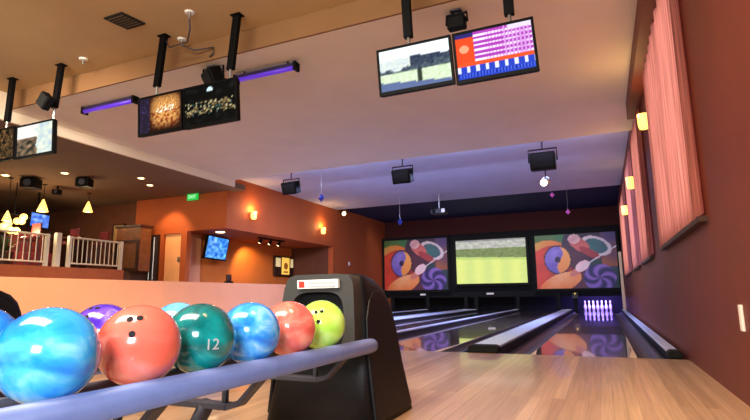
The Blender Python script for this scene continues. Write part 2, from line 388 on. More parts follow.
# ------------------------------------------------------------------ masking units, murals, big screen
def mural(u, v):
    def mix(a, b, t): t = max(0, min(1, t)); return tuple(a[i]+(b[i]-a[i])*t for i in range(3))
    n = noise.noise(Vector((u*4, v*4, 1.7)))*.5+noise.noise(Vector((u*11, v*11, 4)))*.2
    c = mix((214, 66, 44), (150, 44, 40), u*2.2+n)                                   # red ground, left
    if v > .70+.10*math.sin(u*7): c = mix((206, 150, 66), (222, 112, 56), u*3)
    if v > .78+.12*math.sin(u*6+.6) and u < .42: c = mix((96, 116, 48), (44, 110, 66), u*3+n)
    if u > .40+.06*math.sin(v*6): c = mix((92, 40, 62), (44, 26, 58), v+n)
    if u > .62 and v < .55+.1*math.sin(u*8): c = mix((40, 78, 82), (20, 34, 52), n+.4)
    if u > .82 and v > .38: c = mix((150, 84, 60), (70, 48, 110), (v-.4)*1.8+n)
    def ell(cx, cy, rx, ry, a=0):
        x, y = (u-cx), (v-cy)*.8; p = x*math.cos(a)+y*math.sin(a); q = -x*math.sin(a)+y*math.cos(a); return (p/rx)**2+(q/ry)**2
    # teal oval with pale ring
    k = ell(.76, .76, .20, .13, -.5)
    if k < 1: c = (206, 190, 200) if k > .55 else mix((38, 120, 104), (70, 64, 110), n+.5)
    # diagonal pin, pale, upper middle
    for (cx, cy, rx, ry, a, col) in ((.56, .80, .15, .085, -.75, (196, 96, 96)), (.50, .90, .075, .07, 0, (234, 190, 196)), (.68, .64, .15, .05, -.6, (156, 52, 64))):
        if ell(cx, cy, rx, ry, a) < 1: c = mix(col, (120, 50, 70), n)
    # ball: violet left half, orange right half, dark ring
    k = ell(.28, .53, .165, .205)
    if k < 1.12: c = (52, 30, 50)
    if k < .92: c = mix((226, 128, 58), (236, 170, 104), v) if u > .31+.04*math.sin(v*12) else mix((66, 52, 150), (150, 130, 214), n+.6)
    if k < .05: c = (40, 30, 70)
    # pin lying at the bottom: orange body, pale head
    if ell(.30, .10, .28, .13, .42) < 1: c = mix((232, 122, 60), (240, 176, 128), v*3+n)
    if ell(.50, .30, .10, .045, .7) < 1: c = (206, 120, 110)
    if ell(.58, .40, .10, .065, .7) < 1: c = mix((240, 206, 214), (206, 150, 180), n+.3)
    # violet starburst ball, lower right
    k = ell(.78, .18, .19, .20)
    if k < 1:
        a = math.atan2(v-.18, u-.78); c = mix((132, 98, 190), (40, 34, 92), .5+.6*math.sin(a*5+k*5))
    if abs((v-.42)-(u-.62)*.85) < .012 and u > .55: c = (210, 200, 214)
    return tuple(max(0, min(255, x)) for x in c)

def football(u, v):
    n = noise.noise(Vector((u*16, v*16, 0)))*.5+noise.noise(Vector((u*40, v*40, 3)))*.35
    if v > .80: b = 190+60*n; return (b, b, b*.96) if v < .97 else (150+40*n, 150+40*n, 150)
    if v > .62-.06*u: return (128+40*n, 142+36*n, 96+30*n)
    if v > .56-.05*u: return (196, 218, 128)
    k = 8*math.sin(u*24)
    return (222+k+8*n, 234+k*.6+6*n, 140+10*n)

def framed(name, x0, x1, z0, z1, fn, m, label, cat, pname, group=None, nx=96, ny=72, y=21.4):
    o = empty(name, ((x0+x1)/2, y, z0), label, cat, group)
    f = .10
    out = [(x0-f, y, z0-f), (x1+f, y, z0-f), (x1+f, y, z1+f), (x0-f, y, z1+f)]; inn = [(x0, y, z0), (x1, y, z0), (x1, y, z1), (x0, y, z1)]
    MB().frame(out, inn, (0, .10, 0)).build('frame', 'void', o)
    MB().box((x0-.02, y+.05, z0-.02), (x1+.02, y+.1, z1+.02)).build('backing', 'void', o)
    picture(pname, (x0, y+.03, z0), (x1-x0, 0, 0), (0, 0, z1-z0), nx, ny, fn, m, o)
    return o
framed('mural_panel', -8.98, -6.05, .90, 3.12, mural, 'poster', 'bowling mural between the orange wall and the green screen, over the far left lanes', 'mural', 'mural_print', 'bowling murals over the pins')
framed('mural_panel', -2.40, .56, .86, 2.98, mural, 'poster', 'bowling mural right of the green screen, above the violet pins', 'mural', 'mural_print', 'bowling murals over the pins')
framed('video_screen', -5.66, -2.76, 1.12, 2.94, football, 'bigscreen', 'large screen showing a yellow-green football pitch between two murals', 'screen', 'screen_image')

mk = empty('pin_masking', (-4.2, 21.45, -.1), 'long black masking beam with pin openings below the murals', 'masking unit')
MB().box((XL, 21.505, .56), (XR-.15, 21.545, .80)).build('beam', 'void', mk)
for x in (-1.02, -1.64, -3.19, -4.87, -5.30, -6.97, -8.6):
    MB().box((x-.07, 21.35, -.12), (x+.07, 21.42, .70)).build('pillar', 'void', mk)
struct(MB().box((XL, 21.55, .8), (XR, 21.7, 3.25)).build('wall_masking', 'void'))
struct(MB().box((XL, 22.6, -.2), (XR, 22.7, .8)).build('wall_pit', 'void'))
for x, z, w_, lab in ((-7.18, .70, .24, 'small white lane plate under the left mural'), (-4.28, .70, .30, 'small white lane plate under the green screen')):
    o = MB().box((x-w_/2, 21.38, .66), (x+w_/2, 21.42, .735)).build('lane_plate', 'white', bevel=.01); tag(o, lab, 'sign')
o = empty('lane_number_box', (-1.02, 21.28, .34), 'small grey box with yellow lamp on pillar left of the violet pins', 'lane box')
MB().box((-1.12, 21.22, .48), (-.92, 21.352, .70)).build("housing", "hoodframe", o, bevel=.01); MB().lathe([(.03, 0), (.03, .02), (.01, .035)], (-1.02, 21.22, .66), 12, (0, -1, 0)).build('lamp', 'yellowbox', o)

# light wood post at the right end of the masking
tag(MB().box((.60, 21.12, -.11), (.70, 21.24, 2.18)).build('wood_post', 'edge', bevel=.01), 'slim pale wooden post between the pins and the curtained wall', 'post')

# ten pins of the rightmost lane
PROF = [(.026, 0), (.031, .01), (.050, .08), (.0605, .115), (.055, .16), (.036, .21), (.0235, .25), (.025, .28), (.0323, .34), (.028, .365), (.015, .378), (.003, .381)]
rows = ((1, 'front'), (2, 'second'), (3, 'third'), (4, 'back')); names = {1: ('single',), 2: ('left', 'right'), 3: ('left', 'middle', 'right'), 4: ('leftmost', 'second', 'third', 'rightmost')}
pins = None
for n, rn in rows:
    for k in range(n):
        x = -.265+(k-(n-1)/2)*.305; y = 21.72+(n-1)*.2
        lab = 'white bowling pin glowing violet, %s of the %s row' % (names[n][k], rn)
        if pins is None:
            pins = empty('bowling_pin', (x, y, 0), lab, 'bowling pin', 'violet lit pins of the rightmost lane')
            MB().lathe(PROF, (x, y, 0), 18).build('body', 'pin', pins, smooth=True)
            MB().lathe([(.0245, .245), (.0262, .248), (.0262, .258), (.0255, .261)], (x, y, 0), 18).build('neck_stripe', 'red', pins, smooth=True); p0 = Vector((x, y, 0))
        else: copy_tree(pins, Vector((x, y, 0))-p0, lab)
struct(MB().box((-.80, 21.2, -.11), (.27, 22.6, 0)).build('floor_pin_deck', 'lane'))

# ------------------------------------------------------------------ curtains and wall sconces
def curtain(y0, y1, z0, z1, label, m='cur', waves=6, top_in=0):
    bm = MB(); n = 60; L = []
    for i in range(n+1):
        t = i/n; y = y0+(y1-y0)*t; a = math.sin(t*waves*2*math.pi)*.035+math.sin(t*waves*5.1+1)*.008
        L.append([bm.bm.verts.new((XR-.04+a*.6*(.7+.3*(z1-z)/(z1-z0)), y+top_in*(z-z0)/(z1-z0)*(1-2*t)*.5, z)) for z in (z1, z1*.6+z0*.4, z1*.3+z0*.7, z0+.02*math.sin(t*waves*6.3))])
    for A, B in zip(L, L[1:]):
        for k in range(3): bm.bm.faces.new((A[k], B[k], B[k+1], A[k+1]))
    o = bm.build('curtain', m, smooth=True); tag(o, label, 'curtain', 'pink curtains along the rust wall'); return o
curtain(4.24, 5.50, 1.205, 3.66, 'pink curtain panel nearest the camera, at the near end of the first window', waves=5)
curtain(5.55, 7.03, 1.205, 3.66, 'pink curtain panel at the far side of the nearest window', waves=6)
curtain(8.33, 10.58, 1.205, 3.5, 'pink curtain of the second window, between the two nearest wall lamps', waves=9)
curtain(11.17, 13.58, 1.205, 3.5, 'pink curtain of the third window, between the two smaller wall lamps', waves=9)
curtain(14.57, 18.53, 1.205, 3.5, 'pink curtain of the farthest window, nearest the murals', waves=13)

def sconce(p, nrm, label, group, r=.075, h=.20, power=14, out=.1):
    p, nrm = Vector(p), Vector(nrm); o = empty('wall_sconce', p, label, 'wall lamp', group)
    a = p; b = p+nrm*out
    s_ = Vector((.05, .05, .05)); q = MB(); side = Vector((0, 0, 1)).cross(nrm)
    q.prism([a+side*.05+Vector((0, 0, -.06)), a-side*.05+Vector((0, 0, -.06)), a-side*.05+Vector((0, 0, .06)), a+side*.05+Vector((0, 0, .06))], nrm*.02).build('back_plate', 'steel', o)
    MB().tube([a+nrm*.02, b], .012).build('arm', 'steel', o)
    MB().lathe([(r*.8, -h/2), (r*.95, -h*.3), (r, h/2), (r*.88, h/2), (r*.8, -h*.4)], b, 18).build('shade', 'warm', o, smooth=True)
    light('sconce_lamp', 'POINT', b+nrm*.06+Vector((0, 0, h*.75)), power, (1, .62, .22), .06)
    return o
sconce((XR, 7.2, 2.84), (-1, 0, 0), 'glowing amber wall lamp between the two nearest curtained windows', 'wall lamps on the rust wall', .072, .19, 10, .08)
sconce((XR, 10.87, 2.76), (-1, 0, 0), 'small amber wall lamp beyond the second window on the rust wall', 'wall lamps on the rust wall', .075, .22, 9, .085)
sconce((XR, 14.1, 2.70), (-1, 0, 0), 'farthest amber wall lamp on the rust wall, before the last curtain', 'wall lamps on the rust wall', .075, .22, 9, .085)
sconce((XL, 11.85, 2.98), (1, 0, 0), 'amber wall lamp on the orange soffit nearest its corner', 'wall lamps on the orange soffit', .08, .22, 22)
sconce((XL, 15.87, 2.98), (1, 0, 0), 'amber wall lamp on the orange soffit near the alcove end', 'wall lamps on the orange soffit', .08, .22, 22)
o = empty('wall_spotlight', (XL, 17.42, 3.86), 'small bright white spotlight high on the orange left wall', 'spotlight')
MB().box((XL, 17.36, 3.82), (XL+.05, 17.48, 3.9)).build('mount', 'black', o); MB().lathe([(.05, 0), (.09, .14), (.09, .16)], (XL+.05, 17.42, 3.86), 14, (.7, -.5, -.3)).build('can', 'hoodframe', o)
MB().lathe([(.08, .165), (.08, .175)], (XL+.05, 17.42, 3.86), 14, (.7, -.5, -.3)).build('lens', 'warmhot', o)
tag(MB().box((XL, 18.03, 1.86), (XL+.02, 18.15, 2.0)).build('switch_plate', 'white', bevel=.004), 'small white switch plate on the orange left wall', 'switch')
tag(MB().box((XR-.015, 3.57, .435), (XR, 3.63, .585)).build('wall_plate', 'white', bevel=.004), 'upright white wall plate on the rust wall at the right edge', 'wall plate')

# ------------------------------------------------------------------ alcove: tilted TV, poster case, track lamps
def tv_body(o, c, ux, uy, w_, h_, fn, nx, ny, t=.07, bez=.03, m='screen', mname='screen'):
    """c: centre of the front; ux right, uy up"""
    ux, uy, c = Vector(ux).normalized(), Vector(uy).normalized(), Vector(c); n = ux.cross(uy)
    P = lambda a, b, d=0: c+ux*a+uy*b+n*d
    W, H = w_/2, h_/2
    MB().frame([P(-W, -H), P(W, -H), P(W, H), P(-W, H)], [P(-W+bez, -H+bez*1.5), P(W-bez, -H+bez*1.5), P(W-bez, H-bez), P(-W+bez, H-bez)], -n*.03).build('bezel', 'black', o)
    MB().prism([P(-W+.005, -H+.005, -.02), P(W-.005, -H+.005, -.02), P(W-.005, H-.005, -.02), P(-W+.005, H-.005, -.02)], -n*t).build('housing', 'black', o, bevel=.012)
    picture(mname, P(-W+bez, -H+bez*1.5, -.01), ux*(w_-2*bez), uy*(h_-2.5*bez), nx, ny, fn, m, o)
def nz(u, v, a, s=0): return noise.noise(Vector((u*a, v*a, s)))
def blueshow(u, v):
    n = nz(u, v, 7, 2)+.5*nz(u, v, 19, 5); return tuple(max(0, min(255, x)) for x in (70+90*n, 140+90*n, 220+40*n))
o = empty('television', (-10.55, 12.5, 1.9), 'television with bright blue picture hung in the orange alcove', 'television')
tv_body(o, (-10.45, 12.06, 2.12), (-.22, 1, .0), (.16, .04, 1), 1.28, .70, blueshow, 26, 16)
MB().tube([(-10.895, 12.06, 2.2), (-10.55, 12.06, 2.2)], .03).build('wall_arm', 'black', o)
o = empty('poster_case', (-10.86, 16.2, 1.4), 'dark wooden display case with lit yellow poster and side panels in the alcove', 'display case')
y0, y1, z0, z1 = 15.5, 16.76, 1.42, 2.16
MB().box((-10.87, y0, z0), (-10.80, y1, z1)).build('case', 'darkwood', o, bevel=.012)
MB().box((-10.80, 15.96, z0+.07), (-10.78, 16.44, z1-.05)).build('poster', 'yellowbox', o)
for a, b in ((15.58, 15.86), (16.54, 16.70)): MB().box((-10.80, a, z0+.34), (-10.785, b, z1-.08)).build('side_panel', 'palebox', o)
MB().lathe([(.13, 0), (.13, .006)], (-10.78, 16.2, 1.80), 20, (1, 0, 0)).build('emblem', 'ambertxt', o)
MB().box((-10.78, 16.05, 1.55), (-10.775, 16.35, 1.61)).build('caption', 'ambertxt', o)
o = empty('track_light', (-9.6, 13.6, 2.5), 'short black track of spot lamps under the soffit by the alcove', 'track light')
MB().box((-9.66, 12.95, 2.46), (-9.58, 14.3, 2.5)).build('track', 'black', o)
for y in (13.1, 13.6, 14.1):
    h = MB().lathe([(.03, 0), (.05, .04), (.05, .13), (.04, .14)], (-9.62, y, 2.45), 12, (-.4, -.3, -.8)).build('lamp_head', 'black', o)
    MB().lathe([(.04, .141), (.04, .146)], (-9.62, y, 2.45), 12, (-.4, -.3, -.8)).build('lens', 'warmhot', h)
light('alcove_lamp', 'SPOT', (-10.3, 13.6, 2.42), 90, (1, .66, .28), .05, target=(-10.95, 14.3, 1.0), spot=110)
light('alcove_lamp', 'SPOT', (-10.2, 11.9, 2.42), 70, (1, .66, .34), .05, target=(-10.8, 11.6, 1.0), spot=120)
light('door_fill', 'SPOT', (-10.9, 10.0, 3.45), 120, (1, .62, .28), .06, target=(-11.0, 10.9, 1.8), spot=80)  # spot without a fixture, added to brighten the door
for y, lab in ((12.3, 'round recessed lamp under the soffit above the alcove television'),):
    o = MB().lathe([(.11, 0), (.13, .012), (.13, .015)], (-9.8, y-.9, 2.485), 18).build('recessed_lamp', 'warmhot'); tag(o, lab, 'ceiling lamp')
o = empty('phone', (-9.2, 11.2, 1.05), 'small dark desk telephone standing on the peach wall', 'telephone')
MB().box((-9.28, 11.0, 1.05), (-9.12, 11.2, 1.10)).build('base', 'black', o, bevel=.01); MB().box((-9.24, 11.02, 1.10), (-9.16, 11.18, 1.28)).build('handset', 'darkwood', o, bevel=.02)

# exit sign
o = empty('exit_sign', (-10.23, 10.72, 3.58), 'green lit exit sign hanging under the concourse ceiling by the orange wall', 'exit sign')
MB().box((-10.42, 10.70, 3.50-.16), (-10.04, 10.74, 3.52)).build('panel', 'green', o, bevel=.005)
text('lettering', 'EXIT', .13, (-10.23, 10.699, 3.43), (1, 0, 0), (0, 0, 1), 'greentxt', o)

# ------------------------------------------------------------------ monitors over the approach
def street(u, v):
    n = nz(u, v, 6, 1); m = nz(u, v, 22, 4)
    if v > .74+.06*n: return (232, 240, 244)
    if v > .50+.10*n+.14*max(0, u-.5): return (206+30*m, 216+26*m, 214) if u < .45 else (54+40*m, 64+40*m, 84+30*m)
    if v > .42: return (70+60*m, 84+60*m, 96+50*m)
    if abs(u-.57) < .03 and v > .12: return (50, 60, 46)
    if v < .22-.15*u: return (92, 108, 150)
    return (206+30*m, 222+20*m, 190+40*m)
def scores(u, v):
    b = (222, 74, 36)
    if v > .90: b = (44, 40, 110)
    if v > .36 and u > .24:
        k = (v-.36)/.54*5; f = k-int(k)
        b = (170, 62, 178) if f > .42 else (238, 226, 244)
        if u > .62 and int(u*60) % 3 == 0: b = (206, 150, 216)
        if f <= .42 and int(u*46) % 2 == 0 and u > .40: b = (214, 160, 222)
    if v > .9 and u > .7: b = (220, 210, 236)
    if v <= .36: b = (226, 82, 40) if v > .27 else (40, 66, 188)
    if .14 < v <= .28 and int(u*24) % 3 == 0: b = (220, 224, 248)
    if .04 < v < .13: b = (66, 96, 220) if int(u*48) % 2 else (30, 44, 150)
    if (u-.11)**2+((v-.66)*.7)**2 < .004: b = (250, 160, 120)
    return b
def concert(u, v):
    n = nz(u, v, 6, 8); m = nz(u, v, 16, 2); q = nz(u, v, 34, 5)
    if u < .25: k = max(0, q+.3*n); return (30+50*k, 22+46*k, 40+90*k)
    g = max(0, 1-abs((u-.63)/.39)**4-abs((v-.56)/.52)**3)**.8*(.75+.5*q)
    r = (50+215*g, 22+170*g, 10+95*g)
    if v < .60 and m > .12: r = (r[0]*.72, r[1]*.42, r[2]*.36)
    if .5 < v < .68 and abs(u-.62) < .22 and q > .14: r = (255, 250, 220)
    return tuple(max(0, min(255, x)) for x in r)
def stage(u, v):
    n = nz(u, v, 7, 3); m = nz(u, v, 24, 6); b = 4+26*max(0, n)
    c = (b, b*1.1, b*1.0)
    if .22 < v < .60 and m+.3*n > .10: c = (190, 176, 130) if m > .36 else ((120, 100, 66) if n > 0 else (60, 84, 80))
    if (u-.5)**2+(v-.88)**2 < .003: c = (200, 226, 230)
    return c
def forest(u, v):
    m = nz(u, v, 20, 9)+.5*nz(u, v, 8, 1); return tuple(max(0, min(255, x)) for x in (60+130*m, 44+90*m, 24+50*m))
def vlog(u, v):
    n = nz(u, v, 8, 12)
    if u > .55+.1*n: return (200+40*n, 212+30*n, 206)
    if v > .6: return (226, 226, 220)
    return (90+120*n, 76+90*n, 60+70*n)

def monitor(x0, x1, z0, z1, fn, label, y=4.45, grp=None, lean=.05, nx=44, ny=28):
    o = empty('monitor', ((x0+x1)/2, y, z0), label, 'monitor', grp)
    c = ((x0+x1)/2-.022, y, (z0+z1)/2)
    tv_body(o, c, (1, 0, 0), (-lean, -.03, 1), x1-x0, z1-z0, fn, nx, ny, .05, .024)
    MB().box(((x0+x1)/2-.1, y+.04, z1-.06), ((x0+x1)/2+.1, y+.1, z1+.02)).build('bracket', 'iron', o)
    return o
G = 'scoring monitors over the approach'
monitor(-1.885, -1.115, 2.62, 3.11, street, 'monitor showing a bright pale landscape, left of the orange scoreboard', grp=G)
monitor(-1.10, -.355, 2.60, 3.11, scores, 'monitor with an orange, purple and blue bowling scoreboard', grp=G, nx=100, ny=60)
monitor(-5.19, -4.46, 2.66, 3.17, concert, 'monitor with a glowing orange crowd picture, left of the dark stage picture', grp=G)
monitor(-4.44, -3.64, 2.65, 3.17, stage, 'monitor with a dark stage picture, beside a violet light bar', grp=G)
monitor(-8.42, -7.66, 2.68, 3.18, forest, 'monitor with brown mottled picture cut off by the left edge', grp=G)
monitor(-7.62, -6.80, 2.66, 3.16, vlog, 'monitor with a pale white picture, right one of the leftmost pair', grp=G)

def pole(xt, xb, zb, label, y=4.5, zt=3.98):
    o = empty('ceiling_pole', (xt, y, zt), label, 'monitor pole', 'poles carrying the monitors')
    d = Vector((xb-xt, 0, zb-zt)); a = Vector((xt, y, zt)); r = Matrix.Identity(3)
    b = MB(); w_ = .045
    b.prism([a+Vector((-w_, -.03, 0)), a+Vector((w_, -.03, 0)), a+Vector((w_, .03, 0)), a+Vector((-w_, .03, 0))], d)
    b.build('pole', 'black', o, bevel=.006)
    MB().tube([a+d, a+d+Vector((0, 0, -.16))], .018).build('stem', 'steel', o)
    MB().box((xt-.07, y-.05, zt-.012), (xt+.07, y+.05, zt)).build('ceiling_plate', 'black', o)
pole(-1.62, -1.59, 3.2, 'black pole carrying the pale landscape monitor')
pole(-.61, -.60, 3.2, 'black pole carrying the scoreboard monitor')
pole(-4.90, -4.97, 3.30, 'black pole above the orange crowd monitor')
pole(-3.74, -3.81, 3.30, 'black pole above the dark stage monitor, beside the black spot lamp')
pole(-6.86, -6.92, 3.34, 'black pole above the pale picture monitor, second from the left')
pole(-7.96, -7.98, 3.30, 'leftmost black pole at the left edge')

# violet tubes under the dropped ceiling
def uvbar(x0, x1, y, z, label):
    o = empty('black_light_bar', ((x0+x1)/2, y, z), label, 'light bar', 'violet light bars under the ceiling')
    MB().box((x0, y-.05, z), (x1, y+.05, z+.05)).build('housing', 'uvhouse', o, bevel=.01)
    MB().tube([(x0+.03, y-.015, z-.012), (x1-.03, y-.015, z-.012)], .032).build('tube', 'uv', o, smooth=True)
    for x in (x0, x1-.04): MB().box((x, y-.055, z-.05), (x+.04, y+.055, z+.06)).build('end_cap', 'black', o)
    for x in (x0+.15, x1-.15): MB().tube([(x, y, z+.05), (x, y, 3.70)], .012).build('stem', 'black', o)
uvbar(-4.40, -3.40, 5.3, 3.60, 'violet light bar right of the dark stage monitor')
uvbar(-7.42, -6.27, 5.3, 3.64, 'violet light bar left of the orange crowd monitor')

# lamps and speakers under the ceilings
def flood(p, w_, label, zc, grp, tilt=.35, yaw=0):
    x, y, z = p; o = empty('stage_lamp', p, label, 'stage lamp', grp)
    R = Matrix.Rotation(yaw, 3, 'Z')@Matrix.Rotation(tilt, 3, 'X'); h = w_*.72
    MB().box((x-w_/2, y-w_*.3, z-h/2), (x+w_/2, y+w_*.3, z+h/2), R).build('housing', 'black', o, bevel=.02)
    ln = MB().box((x-w_*.4, y-w_*.32, z-h*.36), (x+w_*.4, y-w_*.29, z+h*.36), R, (x, y, z)).build('lens', 'void', o)
    for k in range(4): MB().box((x-w_*.42, y+w_*.30, z-h*.4+k*h*.22), (x+w_*.42, y+w_*.36, z-h*.34+k*h*.22), R, (x, y, z)).build('fin', 'black', o)
    yo = MB(); t = .02
    yo.tube([(x-w_*.56, y, z), (x-w_*.56, y, z+h*.72), (x+w_*.56, y, z+h*.72), (x+w_*.56, y, z)], .016, 8).build('yoke', 'black', o)
    MB().tube([(x, y, z+h*.7), (x, y, zc)], .018, 8).build('stem', 'iron', o)
    MB().box((x-.06, y-.06, zc-.02), (x+.06, y+.06, zc)).build('clamp', 'iron', o)
    return o
GF = 'stage lamps under the ceilings'
flood((-7.33, 11.2, 3.50), .44, 'black stage lamp under the lavender ceiling nearest the orange soffit', 3.93, GF)
flood((-4.19, 11.2, 3.48), .46, 'black stage lamp in the middle of the lavender ceiling', 3.93, GF)
flood((-.98, 11.2, 3.46), .52, 'black stage lamp under the lavender ceiling above the small white spotlight', 3.93, GF, .1)
flood((-1.23, 5.06, 3.56), .20, 'black stage lamp between the poles of the scoreboard monitors', 3.70, GF, .1)
flood((-4.54, 5.02, 3.555), .30, 'black tilted stage lamp above the dark stage monitor', 3.70, GF, .45, -.5)
o = empty('stage_lamp', (-6.9, 4.36, 3.37), 'small black diamond-turned lamp clamped to the pole at the left', 'stage lamp', GF)
R45 = Matrix.Rotation(math.radians(40), 3, 'Y')
MB().box((-7.0, 4.30, 3.29), (-6.80, 4.40, 3.49), R45).build('housing', 'black', o, bevel=.012)
MB().box((-6.985, 4.29, 3.305), (-6.815, 4.30, 3.475), R45, (-6.9, 4.35, 3.39)).build('lens', 'void', o)
MB().box((-6.93, 4.40, 3.37), (-6.87, 4.48, 3.43)).build('clamp', 'black', o)
o = empty('round_spotlight', (-.95, 11.3, 3.05), 'small white round spotlight below the rightmost black stage lamp', 'spotlight')
MB().sphere((-.95, 11.25, 3.03), .10, 16, 12).build('head', 'steel', o, smooth=True); MB().lathe([(.075, 0), (.075, .03)], (-.98, 11.16, 2.99), 16, (-.4, -1, -.4)).build('lens', 'lampwhite', o); MB().tube([(-.95, 11.25, 3.1), (-.95, 11.25, 3.26)], .015, 8).build('stem', 'iron', o)
for (x, y, z), zt, r, m, lab in (((-6.48, 11.3, 3.17), 3.93, .095, 'bluegem', 'blue hanging diamond beside the leftmost stage lamp'), ((-6.12, 16, 3.12), 3.93, .10, 'bluegem', 'dark blue hanging diamond in front of the left mural'),
        ((-1.2, 16, 3.6), 3.93, .07, 'pingem', 'pale violet hanging ornament under the lavender ceiling'), ((-.79, 16, 3.05), 3.93, .07, 'pingem', 'small pink hanging ornament in front of the right mural')):
    o = empty('hanging_ornament', (x, y, z), lab, 'ornament', 'hanging ornaments over the lanes')
    MB().lathe([(.001, -r*1.2), (r, 0), (.001, r*1.2)], (x, y, z), 4).build('gem', m, o); MB().tube([(x, y, z+r), (x, y, zt)], .004, 6).build('cord', 'steel', o)
o = empty('projector', (-4.71, 16, 3.3), 'pale ceiling projector hung in front of the navy ceiling', 'projector')
MB().box((-4.98, 15.8, 3.28), (-4.48, 16.2, 3.44)).build('body', 'hoodframe', o, bevel=.03); MB().box((-4.60, 15.78, 3.30), (-4.49, 15.80, 3.42)).build('front_panel', 'white', o); MB().lathe([(.06, 0), (.055, .05)], (-4.86, 15.80, 3.36), 16, (0, -1, 0)).build('lens', 'black', o)
MB().tube([(-4.73, 16, 3.44), (-4.73, 16, 3.93)], .025).build('stem', 'steel', o)

# ceiling vent and small fittings
o = empty('ceiling_vent', (-5.02, 4.03, 3.97), 'square louvred vent in the tan ceiling', 'vent')
MB().frame([(-5.21, 3.87, 3.98), (-4.91, 3.87, 3.98), (-4.86, 4.17, 3.98), (-5.16, 4.17, 3.98)], [(-5.18, 3.89, 3.98), (-4.93, 3.89, 3.98), (-4.89, 4.15, 3.98), (-5.14, 4.15, 3.98)], (0, 0, -.02)).build('frame', 'ventdark', o)
MB().prism([(-5.18, 3.89, 3.978), (-4.93, 3.89, 3.978), (-4.89, 4.15, 3.978), (-5.14, 4.15, 3.978)], (0, 0, .001)).build('backing', 'ventdark', o)
for k in range(6):
    t = k/6+.05; xa, xb, y = -5.18+.04*t, -4.93+.04*t, 3.885+.26*t
    MB().box((xa, y, 3.955), (xb, y+.022, 3.972), Matrix.Rotation(.5, 3, 'X')).build('louvre', 'vent', o)
for x, y, lab in ((-4.2, 4.21, 'small white ceiling fitting with hanging cable above the monitors'), (-4.76, 4.66, 'small white ceiling fitting right above the orange crowd monitor pole'), (-6.4, 4.5, 'small pale ceiling fitting beside the leftmost poles')):
    o = empty('ceiling_fitting', (x, y, 3.98), lab, 'ceiling fitting')
    MB().lathe([(.05, -.02), (.06, 0)], (x, y, 3.98), 16).build('plate', 'white', o); MB().lathe([(.014, -.09), (.018, -.02)], (x, y, 3.98), 10).build('nozzle', 'steel', o)
tag(MB().tube([(-4.2, 4.21, 3.90), (-4.22, 4.25, 3.80), (-4.4, 4.4, 3.74), (-4.8, 4.5, 3.80), (-4.86, 4.5, 3.9)], .010, 8).build('cable', 'iron', smooth=True), 'thin cable looping from the ceiling fitting to the pole', 'cable')
tag(MB().tube([(-4.76, 4.66, 3.90), (-4.6, 4.72, 3.82), (-4.35, 4.8, 3.84), (-4.36, 4.80, 3.76), (-4.42, 4.81, 3.73)], .010, 8).build('cable', 'iron', smooth=True), 'thin cable drooping down to the black tilted stage lamp', 'cable')

# ------------------------------------------------------------------ concourse behind the low wall
def railing(y0, y1, label, n):
    o = empty('railing', (-11.65, y0, 1.42), label, 'railing', 'cream railings on the kerb')
    for z in (1.52, 2.14): MB().tube([(-11.65, y0, z), (-11.65, y1, z)], .025 if z > 2 else .02, 8).build('rail', 'railw', o)
    for k in range(n):
        y = y0+.1+(y1-y0-.2)*k/(n-1); MB().tube([(-11.65, y, 1.52), (-11.65, y, 2.14)], .012, 6).build('baluster', 'railw', o)
    for y in (y0, y1): MB().box((-11.69, y-.035, 1.42), (-11.61, y+.035, 2.17)).build('post', 'railw', o)
railing(4.6, 7.70, 'cream metal railing at the left, by the glowing chandelier', 22)
railing(8.25, 9.70, 'shorter cream metal railing left of the wooden cabinet', 11)
tag(MB().box((-11.72, 7.90, 1.42), (-11.60, 8.02, 2.22)).build('newel_post', 'railw', bevel=.01), 'thick cream post between the two railings', 'post')
o = empty('wooden_cabinet', (-11.9, 10.3, 1.4), 'tall brown wooden cabinet with dark lower frame beside the railing', 'cabinet')
MB().box((-12.36, 10.12, 1.40), (-11.45, 10.5, 2.62)).build('body', 'wood', o, bevel=.01)
MB().frame([(-12.36, 10.09, 1.42), (-11.45, 10.09, 1.42), (-11.45, 10.09, 2.26), (-12.36, 10.09, 2.26)], [(-12.26, 10.09, 1.5), (-11.55, 10.09, 1.5), (-11.55, 10.09, 2.18), (-12.26, 10.09, 2.18)], (0, .03, 0)).build('lower_frame', 'darkwood', o)
MB().box((-12.40, 10.08, 2.62), (-11.42, 10.54, 2.67)).build('top', 'darkwood', o)
o = empty('glass_door', (-11.6, 10.74, 1.02), 'narrow glass door with tall steel pull handle in the orange wall', 'door')
MB().frame([(-11.82, 10.74, 1.03), (-11.42, 10.74, 1.03), (-11.42, 10.74, 2.46), (-11.82, 10.74, 2.46)], [(-11.76, 10.74, 1.12), (-11.48, 10.74, 1.12), (-11.48, 10.74, 2.40), (-11.76, 10.74, 2.40)], (0, .05, 0)).build('frame', 'darkwood', o)
MB().box((-11.76, 10.76, 1.12), (-11.48, 10.775, 2.40)).build('pane', 'iron', o)
MB().tube([(-11.55, 10.70, 1.2), (-11.55, 10.70, 2.38)], .02).build('handle', 'steel', o); MB().tube([(-11.70, 10.70, 1.2), (-11.70, 10.70, 2.38)], .02).build('handle', 'steel', o)

